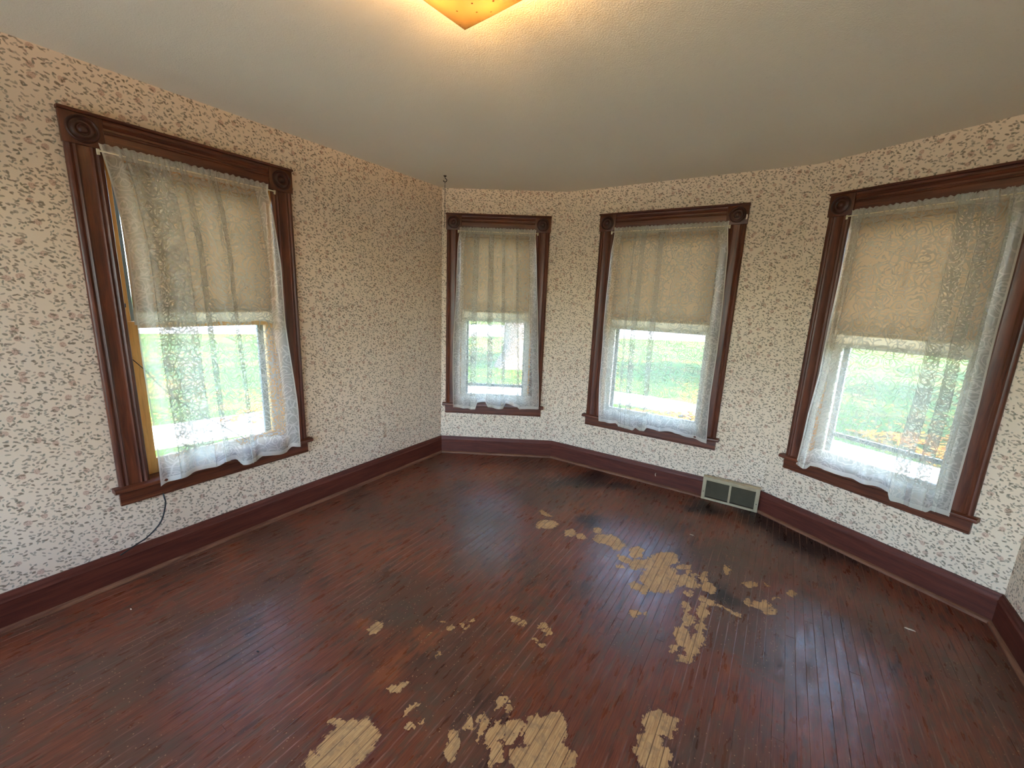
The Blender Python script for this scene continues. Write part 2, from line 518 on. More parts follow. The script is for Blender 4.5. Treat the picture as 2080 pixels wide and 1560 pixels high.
def mat_floor(name, lo, hi):
    """stain, wear and grain of the strips whose offset across the floor lies in lo..hi"""
    t = NT(name)
    P = t.pos()
    geo = t.n('ObjectInfo')
    isl = t.n('NewGeometry')
    rnd = t.math('FRACT', t.math('ADD', geo.outputs['Random'], isl.outputs['Random Per Island']))
    shift = t.n('CombineXYZ'); t.put(shift.inputs[0], t.math('MULTIPLY', rnd, 37.0))
    gp = t.map(P, rot=(0, 0, -PLANK_ANG))
    gc = t.vmath('ADD', gp, shift.outputs[0])

    def split(c):
        q = t.n('SeparateColor'); t.put(q.inputs[0], c)
        return q.outputs
    c1 = t.noise(P, 1.9, 3, 0.62, out=1, dim='2D'); n1 = split(c1)
    c3 = t.noise(P, 24, 3, 0.65, out=1, dim='2D'); n3 = split(c3)
    n2 = split(t.noise(t.map(gp, scale=(3, 16, 1)), 2.0, 3, 0.62, out=1, dim='2D'))
    n4 = split(t.noise(t.map(gc, scale=(6, 120, 1)), 1.6, 2, 0.6, out=1, dim='2D'))
    half = (0.5, 0.5, 0.5)
    w1 = t.vmath('SUBTRACT', c1, half)
    Pw = t.vmath('MULTIPLY', t.vmath('ADD', P, t.vmath('SCALE', t.vmath('SUBTRACT', c3, half), scale=0.075)), (1, 1, 0))
    Ps = t.vmath('MULTIPLY', t.vmath('ADD', Pw, t.vmath('SCALE', w1, scale=0.5)), (1, 1, 0))

    def field(lst, vec, marg):
        cur = None
        for e in lst:
            c, th, ra, rb = ellipse_world(*e)
            off_ = c.dot(Vector((dL.y, -dL.x)))
            m_ = max(ra, rb) * marg + (0.06 if marg < 1.4 else 0.22)
            if off_ + m_ < lo or off_ - m_ > hi: continue
            vv = vec
            if cur is not None:               # keeps the evaluation in sequence
                k_ = t.n('VectorMath', operation='MULTIPLY_ADD')
                t.put(k_.inputs[0], cur); t.put(k_.inputs[1], (1e-7, 1e-7, 1e-7)); t.put(k_.inputs[2], vec)
                vv = k_.outputs[0]
            d = t.vmath('LENGTH', t.map(vv, loc=(c.x, c.y, 0), rot=(0, 0, th), scale=(ra, rb, 1), typ='TEXTURE'))
            cur = d if cur is None else t.math('MINIMUM', cur, d)
        return cur
    base = t.mix(t.ramp(n4[0], 0.3, 0.7), lin(106, 51, 36), lin(132, 73, 47))
    base = t.mix(t.math('MULTIPLY', rnd, 0.3), base, lin(94, 54, 44))
    base = t.mix(t.math('MULTIPLY', t.ramp(n1[0], 0.42, 0.60), 0.66), base, lin(90, 64, 51))
    fo = field(ORANGE, Ps, 1.5)
    orn = t.math('MULTIPLY', t.ramp(n1[1], 0.56, 0.7), 0.35)
    if fo is not None: orn = t.math('MAXIMUM', t.ramp(fo, 1.4, 0.3), orn)
    base = t.mix(t.math('MULTIPLY', orn, 0.65), base, lin(146, 82, 50))
    fg = field(GREY, Ps, 1.5)
    gry = t.math('MULTIPLY', t.ramp(n2[1], 0.48, 0.64), 0.8)
    if fg is not None: gry = t.math('MAXIMUM', t.ramp(fg, 1.3, 0.4), gry)
    gry = t.math('MULTIPLY', gry, t.ramp(n3[2], 0.3, 0.55))
    base = t.mix(t.math('MULTIPLY', gry, 0.70), base, lin(88, 72, 57))
    base = t.mix(t.math('MULTIPLY', t.math('MULTIPLY', t.ramp(n2[0], 0.54, 0.68), t.ramp(n1[2], 0.40, 0.60)), 0.75), base, lin(60, 40, 34))
    fb = field(BLACK, Ps, 1.5)
    if fb is not None: base = t.mix(t.math('MULTIPLY', t.ramp(fb, 1.35, 0.35), 0.9), base, lin(30, 21, 20))
    scr = t.math('MULTIPLY', t.ramp(n4[1], 0.68, 0.76), t.ramp(n1[2], 0.42, 0.62))
    base = t.mix(t.math('MULTIPLY', scr, 0.45), base, lin(176, 134, 112))
    vf = t.voro(P, 62)
    sp = split(vf.outputs['Color'])
    fl = t.math('MULTIPLY', t.ramp(vf.outputs['Distance'], 0.16, 0.08), t.math('GREATER_THAN', sp[0], 0.86))
    base = t.mix(t.math('MULTIPLY', t.math('MULTIPLY', fl, t.ramp(n1[0], 0.40, 0.56)), 0.75), base, lin(200, 160, 122))
    su = t.n('SeparateXYZ'); t.put(su.inputs[0], t.uv())
    e = t.math('ABSOLUTE', t.math('SUBTRACT', su.outputs[0], 0.5))
    edge = t.math('MULTIPLY', t.ramp(e, 0.40, 0.46), t.ramp(n2[2], 0.42, 0.60))
    base = t.mix(t.math('MULTIPLY', t.math('MULTIPLY', edge, t.ramp(n1[1], 0.42, 0.56)), 0.55), base, lin(156, 114, 98))
    rough = t.math('ADD', 0.12, t.math('MULTIPLY', n2[2], 0.40))
    rough = t.math('ADD', rough, t.math('MULTIPLY', gry, 0.12))
    h = t.math('ADD', t.math('MULTIPLY', n4[0], 0.3), t.math('MULTIPLY', n2[0], 0.8))
    f = field(WORN, Pw, 1.2)
    if f is not None:
        f2 = t.math('ADD', f, t.math('MULTIPLY', t.math('SUBTRACT', n4[2], 0.5), 0.5))
        bare = t.ramp(f2, 1.20, 1.08)
        bw = t.mix(t.ramp(n4[1], 0.3, 0.7), lin(178, 132, 82), lin(206, 162, 108))
        bw = t.mix(t.math('MULTIPLY', t.ramp(n3[2], 0.48, 0.66), 0.5), bw, lin(142, 112, 80))
        bw = t.mix(t.math('MULTIPLY', t.ramp(e, 0.44, 0.48), 0.7), bw, lin(110, 74, 50))
        base = t.mix(t.math('MULTIPLY', t.ramp(f2, 1.7, 1.15), 0.45), base, lin(72, 40, 43))
        base = t.mix(bare, base, bw)
        rough = t.math('ADD', rough, t.math('MULTIPLY', bare, 0.35), clamp=True)
        h = t.math('SUBTRACT', h, t.math('MULTIPLY', bare, 0.5))
    return t.done(t.pbr(base, rough, 0.45, bump=h, bstr=0.16, bdist=0.0014))


def mat_lawn():
    t = NT('lawn_grass')
    p = t.pos()
    a = t.mix(t.noise(p, 14, 5, 0.7), lin(34, 60, 12), lin(60, 86, 20))
    a = t.mix(t.ramp(t.noise(p, 0.9, 4, 0.6), 0.5, 0.66), a, lin(84, 80, 34))
    v = t.voro(p, 9.0)
    sp = t.n('SeparateColor'); t.put(sp.inputs[0], v.outputs['Color'])
    lf = t.math('MULTIPLY', t.ramp(v.outputs['Distance'], 0.30, 0.22), t.math('GREATER_THAN', sp.outputs[0], 0.55))
    lf = t.math('MULTIPLY', lf, t.ramp(t.noise(p, 0.8, 2), 0.48, 0.58))
    a = t.mix(t.math('MULTIPLY', lf, 0.85), a, t.mix(sp.outputs[1], lin(190, 112, 34), lin(150, 86, 40)))
    return t.done(t.pbr(a, 0.9, 0.2, bump=t.noise(p, 60, 3), bstr=0.5, bdist=0.03))


M = {}
M['paper'] = mat_wallpaper()
M['ceil'] = mat_ceiling()
M['wood_v'] = mat_wood('dark_varnished_wood_upright', lin(70, 33, 23), lin(110, 57, 36), 0.28, 0.5, 2)
M['wood_h'] = mat_wood('dark_varnished_wood_level', lin(70, 33, 23), lin(110, 57, 36), 0.28, 0.5, 0)
M['wood_block'] = mat_wood('dark_varnished_wood_block', lin(76, 39, 25), lin(106, 58, 36), 0.30, 0.5, 2, 0.7)
M['rosette'] = mat_wood('dark_turned_wood', lin(50, 23, 17), lin(76, 36, 26), 0.26, 0.5, 2, 0.7)
M['base'] = mat_wood('red_brown_baseboard_wood', lin(80, 38, 30), lin(104, 52, 40), 0.40, 0.28, 0, worn=0.25)
M['shoe'] = mat_wood('worn_shoe_moulding_wood', lin(92, 54, 40), lin(142, 98, 72), 0.5, 0.3, 0, worn=0.6)
M['pine'] = mat_wood('amber_pine_jamb', lin(214, 156, 84), lin(232, 180, 108), 0.38, 0.4, 2, worn=0.05)
M['white'] = mat_plain('white_sash_paint', lin(222, 222, 216), 0.45, 0.4)
M['alum'] = mat_plain('grey_storm_frame', lin(120, 128, 132), 0.45, 0.5)
M['glass'] = mat_glass()
M['lace'] = mat_lace()
M['shade'] = mat_shade('tan_shade_cloth', lin(211, 189, 163), 0.55)
M['shade_hem'] = mat_shade('pale_shade_hem_cloth', lin(236, 226, 206), 0.62)
M['rod'] = mat_plain('cream_rod_metal', lin(226, 216, 190), 0.35, 0.5)
M['sub'] = mat_plain('subfloor_dark', lin(26, 16, 14), 0.9, 0.1)
M['reg'] = mat_plain('cream_register_enamel', lin(176, 160, 130), 0.5, 0.4, var=0.22, nscale=30)
M['louver'] = mat_plain('dirty_louver_metal', lin(72, 66, 50), 0.55, 0.4, var=0.35, nscale=12)
M['black'] = mat_plain('black_rubber', lin(34, 34, 36), 0.5, 0.4)
M['iron'] = mat_plain('blackened_iron', lin(30, 26, 22), 0.45, 0.5, metal=0.3)
M['brass'] = mat_plain('aged_brass', lin(120, 96, 60), 0.4, 0.5, metal=0.8)
M['chip'] = mat_plain('pale_paint_chip', lin(224, 206, 186), 0.7, 0.3)
M['lawn'] = mat_lawn()
M['concrete'] = mat_plain('pale_concrete', lin(160, 157, 150), 0.9, 0.2, var=0.12, nscale=3, bump=0.3)
M['asphalt'] = mat_plain('pale_street_asphalt', lin(150, 148, 150), 0.9, 0.2, var=0.1, nscale=2)
M['siding'] = mat_plain('white_siding_paint', lin(210, 208, 200), 0.7, 0.3)
M['bark'] = mat_plain('grey_bark', lin(120, 106, 96), 0.95, 0.1, var=0.4, nscale=9, bump=0.8, bscale=14)
M['leaf'] = mat_shade('green_tree_leaf', lin(96, 122, 48), 0.25)

# ------------------------------------------------------------------ room plan
H = 2.456
C = [Vector((-0.6358, 3.9362)), Vector((0.4622, 3.8936)), Vector((1.9635, 2.9186)), Vector((2.5237, 1.8085))]
LB = 4.7
dL = Vector((cos(radians(56.482)), sin(radians(56.482))))
B0 = C[0] - dL * LB
dR = Vector((cos(radians(-125.028)), sin(radians(-125.028))))
dBack = Vector((-dL.y, dL.x))             # rear wall runs square to the left wall, towards it
_den = dR.x * dBack.y - dR.y * dBack.x
_w = B0 - C[3]
RL = (_w.x * dBack.y - _w.y * dBack.x) / _den
E0 = C[3] + dR * RL
PTS = [B0, C[0], C[1], C[2], C[3], E0]
SIDES = ['left', 'bay_left', 'bay_center', 'bay_right', 'right', 'rear']
TH = 0.17
ZB = -0.62


class Wall:
    pass


WALLS = {}
for i, sname in enumerate(SIDES):
    w = Wall()
    w.o = PTS[i]
    e = PTS[(i + 1) % 6]
    w.d = (e - w.o).normalized()
    w.L = (e - w.o).length
    w.n = Vector((-w.d.y, w.d.x))         # outwards
    w.M = Matrix(((w.d.x, w.n.x, 0, w.o.x), (w.d.y, w.n.y, 0, w.o.y), (0, 0, 1, 0), (0, 0, 0, 1)))
    WALLS[sname] = w
for i, sname in enumerate(SIDES):
    a, b, c = WALLS[SIDES[i - 1]], WALLS[sname], WALLS[SIDES[(i + 1) % 6]]
    turn = lambda p, q: atan2(-(p.d.x * q.d.y - p.d.y * q.d.x), p.d.dot(q.d))
    b.t0, b.t1 = tan(turn(a, b) / 2), tan(turn(b, c) / 2)

# window spans along each wall (outer edges of the casing)
CW = 0.126                                # casing width
ZT, ZS, ZA = 2.245, 0.513, 0.411          # casing top, stool top, apron bottom
WIN = {1: ('left', LB - 2.374, LB - 1.379), 2: ('bay_left', 0.042, 0.972), 3: ('bay_center', 0.336, 1.436), 4: ('bay_right', 0.127, 1.076),
       5: ('rear', 0.06, 1.82), 6: ('rear', 1.90, 3.66)}  # the two rear windows are unseen, added to let in fill light


def wall_mesh(name, w, holes, z0, z1):
    """wall with rectangular openings, mitred at both ends; the room face carries UVs in metres"""
    us = sorted({0.0, w.L, *[h[0] for h in holes], *[h[1] for h in holes]})
    zs = sorted({z0, z1, *[h[2] for h in holes], *[h[3] for h in holes]})
    hole = lambda u, z: any(h[0] < u < h[1] and h[2] < z < h[3] for h in holes)
    v, f, uvs = [], [], []

    def q(pts):
        n = len(v)
        for (u, y, z) in pts:
            uu = u
            if y > 0:
                if abs(u) < 1e-6: uu = -TH * w.t0
                if abs(u - w.L) < 1e-6: uu = w.L + TH * w.t1
            v.append((uu, y, z))
            uvs.append((u + (y if abs(pts[0][0] - pts[2][0]) < 1e-6 else 0), z))
        f.append(tuple(range(n, n + 4)))
    for i in range(len(us) - 1):
        for j in range(len(zs) - 1):
            u0, u1, a, b = us[i], us[i + 1], zs[j], zs[j + 1]
            if hole((u0 + u1) / 2, (a + b) / 2): continue
            q([(u0, 0, a), (u0, 0, b), (u1, 0, b), (u1, 0, a)])
            q([(u0, TH, a), (u1, TH, a), (u1, TH, b), (u0, TH, b)])
    for (u0, u1, a, b) in holes:
        q([(u0, 0, a), (u0, TH, a), (u0, TH, b), (u0, 0, b)])
        q([(u1, 0, a), (u1, 0, b), (u1, TH, b), (u1, TH, a)])
        q([(u0, 0, a), (u1, 0, a), (u1, TH, a), (u0, TH, a)])
        q([(u0, 0, b), (u0, TH, b), (u1, TH, b), (u1, 0, b)])
    q([(0, 0, z1), (0, TH, z1), (w.L, TH, z1), (w.L, 0, z1)])
    me = mesh(name, v, f)
    l = me.uv_layers.new(name='UVMap')
    off = hash_off[name]
    for k, lp in enumerate(me.loops):
        x, y = uvs[lp.vertex_index]
        l.data[k].uv = (x + off, y)
    return me


hash_off = {'wall_' + s: 5.3 * i for i, s in enumerate(SIDES)}
WORDS = {'left': 'long wall with one wide window and a wallpapered outlet plate', 'bay_left': 'narrow bay wall around the slim window',
         'bay_center': 'middle bay wall above the floor register', 'bay_right': 'bay wall beside the lawn view window',
         'right': 'plain wall beyond the right bay corner', 'rear': 'rear wall behind the viewer with two bare windows added for fill light'}
for s in SIDES:
    w = WALLS[s]
    holes = []
    for k, (ws, a, b) in WIN.items():
        if ws == s: holes.append((a + CW - 0.012, b - CW + 0.012, ZS - 0.03, ZT - 0.138 + 0.012))
    o = link('wall_' + s, wall_mesh('wall_' + s, w, holes, ZB, H + 0.02), M['paper'], None, w.M)
    o.data.materials.append(M['siding'])
    for p in o.data.polygons:
        if all(abs(o.data.vertices[i].co.y - TH) < 1e-5 for i in p.vertices): p.material_index = 1
    tag(o, 'cream floral wallpaper, ' + WORDS[s], 'wall', kind='structure')


def offset_poly(d):
    """room plan grown outwards by d (one distance, or one for each wall)"""
    ds = list(d) if isinstance(d, (list, tuple)) else [d] * 6
    out = []
    for i in range(6):
        a, b = WALLS[SIDES[i - 1]], WALLS[SIDES[i]]
        p, q = PTS[i] + a.n * ds[i - 1], PTS[i] + b.n * ds[i]
        den = a.d.x * b.d.y - a.d.y * b.d.x
        r = q - p
        out.append(p + a.d * ((r.x * b.d.y - r.y * b.d.x) / den))
    return out


def slab(name, poly, z0, z1, m):
    n = len(poly)
    v = [(p.x, p.y, z0) for p in poly] + [(p.x, p.y, z1) for p in poly]
    f = [tuple(range(n)), tuple(range(n, 2 * n))[::-1]] + [(i, n + i, n + (i + 1) % n, (i + 1) % n) for i in range(n)]
    mb = MB(); mb.add(v, f)
    return mb.build(name, m)


o = slab('ceiling', offset_poly([TH + .05, TH + .12, TH + .12, TH + .40, TH + .3, TH + .15]), H, H + 0.14, M['ceil'])  # wider unseen eave past bay_right, added to keep the sun off its window
tag(o, 'plain off white plaster ceiling over the bay room', 'ceiling', kind='structure')
floor_o = slab('floor', offset_poly(0.09), -0.16, -0.022, M['sub'])
tag(floor_o, 'worn red brown strip wood floor with bare patches', 'floor', kind='structure')

# ------------------------------------------------------------------ floor planks
PW = 0.0391
poly = offset_poly(0.06)
dl, dn = dL, Vector((dL.y, -dL.x))       # along the planks / across them (to the right)


def cut(off_):
    """interval along dl of the line at offset off_ inside the plan (convex)"""
    lo, hi = -1e9, 1e9
    for i in range(6):
        a, b = poly[i], poly[(i + 1) % 6]
        e = b - a
        nrm = Vector((-e.y, e.x)).normalized()     # outward
        c0 = (dn * off_ - a).dot(nrm)
        k = dl.dot(nrm)
        if abs(k) < 1e-6:
            if c0 > 0: return None
            continue
        t_ = -c0 / k
        if k > 0: hi = min(hi, t_)
        else: lo = max(lo, t_)
    return (lo, hi) if hi > lo else None


offs = [p.dot(dn) for p in poly]
rng = random.Random(3)
planks = []
o0 = min(offs)
nrow = int((max(offs) - o0) / PW) + 1
for r in range(nrow):
    a, b = o0 + r * PW, o0 + (r + 1) * PW
    A, B = cut(a + 1e-4), cut(min(b, max(offs)) - 1e-4)
    if A is None or B is None: continue
    lo, hi = min(A[0], B[0]), max(A[1], B[1])
    t_ = lo
    first = True
    while t_ < hi:
        ln = rng.uniform(0.5, 3.2) if first else rng.uniform(1.3, 3.4)
        first = False
        e_ = t_ + ln
        if hi - e_ < 0.5: e_ = hi
        planks.append((a, b, A, B, t_, min(e_, hi), t_ <= lo + 1e-6, e_ >= hi - 1e-6))
        t_ = e_


def plank_geo(pl):
    a, b, A, B, s, e, f0, f1 = pl
    g = 0.0003
    z = rng.uniform(-0.00015, 0.00015)
    bev, dz = 0.0012, 0.00025
    sa, sb = (A[0], B[0]) if f0 else (s + g, s + g)
    ea, eb = (A[1], B[1]) if f1 else (e - g, e - g)
    ring = lambda ins, zz: [(sa + ins, a + g + ins, zz), (ea - ins, a + g + ins, zz), (eb - ins, b - g - ins, zz), (sb + ins, b - g - ins, zz)]
    v = []
    for ins, zz in ((0, -0.02), (0, z - dz), (bev, z)):
        for (t_, o_, zz2) in ring(ins, zz):
            p = dl * t_ + dn * o_
            v.append((p.x, p.y, zz2))
    f = []
    for k in (0, 4):
        for i in range(4):
            f.append((k + i, k + (i + 1) % 4, k + 4 + (i + 1) % 4, k + 4 + i))
    f.append((8, 9, 10, 11))
    ux = []
    for k in range(3):
        i = 0.04 if k == 2 else 0.0
        ux += [(i, s), (i, e), (1 - i, e), (1 - i, s)]
    return v, f, ux


def seen_size(pl):
    best = 0
    a, b, A, B, s, e, _, _ = pl
    tot = 0
    for k in range(8):
        t_ = s + (e - s) * (k + 0.5) / 8
        p = dl * t_ + dn * ((a + b) / 2)
        q = Vector((p.x, p.y, -CAM_H))
        d = q.dot(_f)
        if d < 0.1: continue
        x, y = 1040 + FPX * q.dot(_r) / d, 780 - FPX * q.dot(_u) / d
        if -40 < x < 2120 and 500 < y < 1620: tot += (e - s) / 8 / d ** 3
    return tot


NGRP = 14
_g0, _g1 = o0, o0 + nrow * PW
FLM = [mat_floor('worn_floor_stain_%02d' % i, _g0 + (_g1 - _g0) * i / NGRP, _g0 + (_g1 - _g0) * (i + 1) / NGRP) for i in range(NGRP)]
grp = lambda pl: min(NGRP - 1, int(((pl[0] + pl[1]) / 2 - _g0) / (_g1 - _g0) * NGRP))
planks.sort(key=seen_size, reverse=True)
rest_g = []
rest = ([], [], [])
for i, pl in enumerate(planks):
    v, f, ux = plank_geo(pl)
    if i < 300:
        me = mesh('plank', v, f)
        l = me.uv_layers.new(name='UVMap')
        for k, lp in enumerate(me.loops): l.data[k].uv = ux[lp.vertex_index]
        link('plank', me, FLM[grp(pl)], floor_o)
    else:
        n = len(rest[0])
        rest[0].extend(v); rest[1].extend([tuple(j + n for j in q) for q in f]); rest[2].extend(ux); rest_g.extend([grp(pl)] * len(f))
if rest[0]:
    me = mesh('plank_field', rest[0], rest[1])
    l = me.uv_layers.new(name='UVMap')
    for k, lp in enumerate(me.loops): l.data[k].uv = rest[2][lp.vertex_index]
    for m_ in FLM: me.materials.append(m_)
    for k, p in enumerate(me.polygons): p.material_index = rest_g[k]
    o = link('plank_field', me, None, floor_o)
    tag(o, kind='stuff')

# ------------------------------------------------------------------ baseboards
BH = 0.169
PROF_BOARD = [(0, 0.0), (-0.019, 0.0), (-0.019, 0.128), (-0.019, 0.128), (0, 0.128)]
PROF_CAP = [(0, 0.128), (-0.022, 0.128), (-0.0225, 0.133), (-0.019, 0.138), (-0.0165, 0.143), (-0.017, 0.150), (-0.0145, 0.157), (-0.010, 0.162), (-0.009, BH), (0, BH)]
PROF_SHOE = [(-0.019, 0.0), (-0.036, 0.0), (-0.0355, 0.006), (-0.033, 0.012), (-0.028, 0.017), (-0.019, 0.019)]
for s in SIDES:
    w = WALLS[s]
    root = empty('baseboard_' + s, w.M)
    tag(root, 'dark red brown wooden baseboard along the ' + {'left': 'long window wall', 'bay_left': 'slim window bay wall', 'bay_center': 'middle bay wall up to the register', 'bay_right': 'bay wall past the register', 'right': 'plain right hand wall', 'rear': 'rear wall'}[s], 'baseboard', kind='structure')
    end = w.L
    s1 = lambda p, q: p * w.t1
    for nm, pr, mt in (('board', PROF_BOARD[:3] + PROF_BOARD[4:], M['base']), ('cap_moulding', PROF_CAP, M['base']), ('shoe_moulding', PROF_SHOE, M['shoe'])):
        MB().extrude(pr, 0, end, 'x', lambda p, q: -p * w.t0, s1).build(nm, mt, root, angle=40)


# ------------------------------------------------------------------ windows
def casing_profile(wd):
    pts = [(0, 0), (0, .015), (.005, .021), (.016, .023), (.021, .018), (.025, .0165), (.029, .019), (.034, .0225), (.039, .019), (.043, .018),
           (wd - .043, .018), (wd - .039, .019), (wd - .034, .0225), (wd - .029, .019), (wd - .025, .0165), (wd - .021, .018), (wd - .016, .023), (wd - .005, .021), (wd, .015), (wd, 0)]
    return pts


ROS = [(0.0, 0.0), (0.050, 0.0), (0.053, 0.004), (0.053, 0.007), (0.049, 0.010), (0.045, 0.0085), (0.042, 0.003), (0.039, 0.003), (0.035, 0.007),
       (0.029, 0.011), (0.024, 0.0105), (0.020, 0.006), (0.017, 0.0065), (0.014, 0.012), (0.009, 0.0155), (0.004, 0.0165), (0.0005, 0.0167)]


def make_window(k, label, storm=None, latch=False, sash_m='white', bare=False):
    s, a, b = WIN[k]
    w = WALLS[s]
    cx = (a + b) / 2
    hw = (b - a) / 2
    root = empty('window_%d' % k, w.M @ Matrix.Translation((cx, 0, 0)))
    tag(root, label, 'window', kind='structure')
    BLK = 0.138
    zb = ZT - BLK
    inner = hw - CW
    # upright casings
    for sg in (-1, 1):
        pr = [((-hw + 0.004 + p) * (1 if sg < 0 else -1), -q) for p, q in casing_profile(CW - 0.004)]
        MB().extrude(pr, ZS, zb, 'z').build('side_casing', M['wood_v'], root, angle=50)
    # head casing: profile in (y, z)
    pr = [(-q, zb + 0.004 + p) for p, q in casing_profile(BLK - 0.012)]
    pr = [(0, zb + .002), (-.017, zb + .002), (-.019, zb + .010), (-.0175, zb + .060), (-.0175, zb + .066), (-.022, zb + .071), (-.021, zb + .078), (-.016, zb + .082), (-.016, zb + .092),
          (-.022, zb + .098), (-.025, zb + .104), (-.022, zb + .110), (-.0225, zb + .118), (-.027, zb + .124), (0, zb + .124)]
    MB().extrude(pr, -hw + BLK, hw - BLK, 'x').build('head_casing', M['wood_h'], root, angle=40)
    MB().extrude([(0, ZT - .012), (-.034, ZT - .012), (-.037, ZT - .006), (-.036, ZT), (0, ZT)], -hw - .004, hw + .004, 'x').build('head_cap', M['wood_h'], root, angle=30)
    for sg in (-1, 1):
        c0 = sg * (hw - BLK / 2 + 0.001)
        blk = MB().box(c0 - BLK / 2, c0 + BLK / 2, -.027, 0, zb - .002, ZT - .012, .003).build('corner_block', M['wood_block'], root, angle=30)
        MB().lathe([(r * 1.05, h) for r, h in ROS], 40, Matrix.Translation((c0, -.0265, zb + .062)) @ Matrix.Rotation(radians(90), 4, 'X')).build('rosette', M['rosette'], blk, angle=50)
    # stool and apron
    nose = [(.07, ZS - .024), (-.048, ZS - .024), (-.054, ZS - .020), (-.056, ZS - .012), (-.054, ZS - .004), (-.048, ZS), (.07, ZS)]
    mb = MB().extrude([(max(y, -.056) if y < 0 else -.0005, z) for y, z in nose], -hw - .022, hw + .022, 'x')
    mb.extrude([(.0, ZS - .024), (.0, ZS), (.07, ZS), (.07, ZS - .024)], -inner - .01, inner + .01, 'x')
    mb.build('stool', M['wood_h'], root, angle=40)
    MB().extrude([(0, ZA), (-.018, ZA), (-.021, ZA + .004), (-.021, ZA + .010), (-.017, ZA + .015), (-.018, ZS - .024), (0, ZS - .024)], -hw, hw, 'x').build('apron', M['wood_h'], root, angle=30)
    # jambs
    for sg in (-1, 1):
        x0, x1 = sg * inner, sg * (inner + .0118)
        MB().box(min(x0, x1), max(x0, x1), .0, TH, ZS - .03, zb + .012).build('jamb', M['pine'], root)
        x0, x1 = sg * (inner - .012), sg * inner
        MB().box(min(x0, x1), max(x0, x1), .038, .056, ZS, zb, .002).build('stop', M['pine'], root)
    MB().box(-inner, inner, .0, TH, zb, zb + .0118).build('head_jamb', M['pine'], root)
    sl = [(.07, ZS - .026), (.07, ZS - .006), (TH + .05, ZS - .045), (TH + .05, ZS - .065)]
    MB().extrude(sl, -inner - .0, inner + .0, 'x').build('outer_sill', M['white'], root)
    # sashes
    zm = 1.315
    for nm, y0, y1, z0, z1, br, tr in (('lower_sash', .058, .092, ZS + .001, zm + .018, .078, .034), ('upper_sash', .096, .130, zm - .018, zb, .034, .055)):
        st = .030 if bare else (.058 if nm == 'lower_sash' else .044)
        if bare: br, tr = .035, .030
        sash = MB()
        sash.box(-inner + .002, -inner + st, y0, y1, z0, z1, .002).box(inner - st, inner - .002, y0, y1, z0, z1, .002)
        sash.box(-inner + st, inner - st, y0, y1, z0, z0 + br, .002).box(-inner + st, inner - st, y0, y1, z1 - tr, z1, .002)
        so = sash.build(nm, M[sash_m], root, angle=30)
        ym = (y0 + y1) / 2
        MB().box(-inner + st - .004, inner - st + .004, ym - .0015, ym + .0015, z0 + br - .004, z1 - tr + .004).build('pane', M['glass'], so)
    if not bare:
        fr_ = MB()
        for sg in (-1, 1):
            x0, x1 = sg * inner, sg * (inner - .070)
            fr_.box(min(x0, x1), max(x0, x1), .140, .160, ZS - .02, zb, .002)
        fr_.box(-inner + .07, inner - .07, .140, .160, zb - .05, zb, .002).box(-inner + .07, inner - .07, .140, .160, ZS - .02, ZS + .045, .002)
        fr_.build('storm_frame', M['alum'], root, angle=30)
    if storm:
        MB().box(-inner + .07, inner - .07, .142, .158, storm - .014, storm + .014, .002).build('storm_rail', M['alum'], root)
    if latch:
        MB().box(-inner, -inner + .012, .012, .034, 1.405, 1.425, .003).build('sash_bolt', M['iron'], root)
    return root, inner, zb


# curtain edges in metres along each wall measured from the casing centre line, folds and hems
def interp(tab, z):
    tab = sorted(tab)
    if z <= tab[0][0]: return tab[0][1]
    for (z0, v0), (z1, v1) in zip(tab, tab[1:]):
        if z <= z1: return v0 + (v1 - v0) * (z - z0) / (z1 - z0)
    return tab[-1][1]


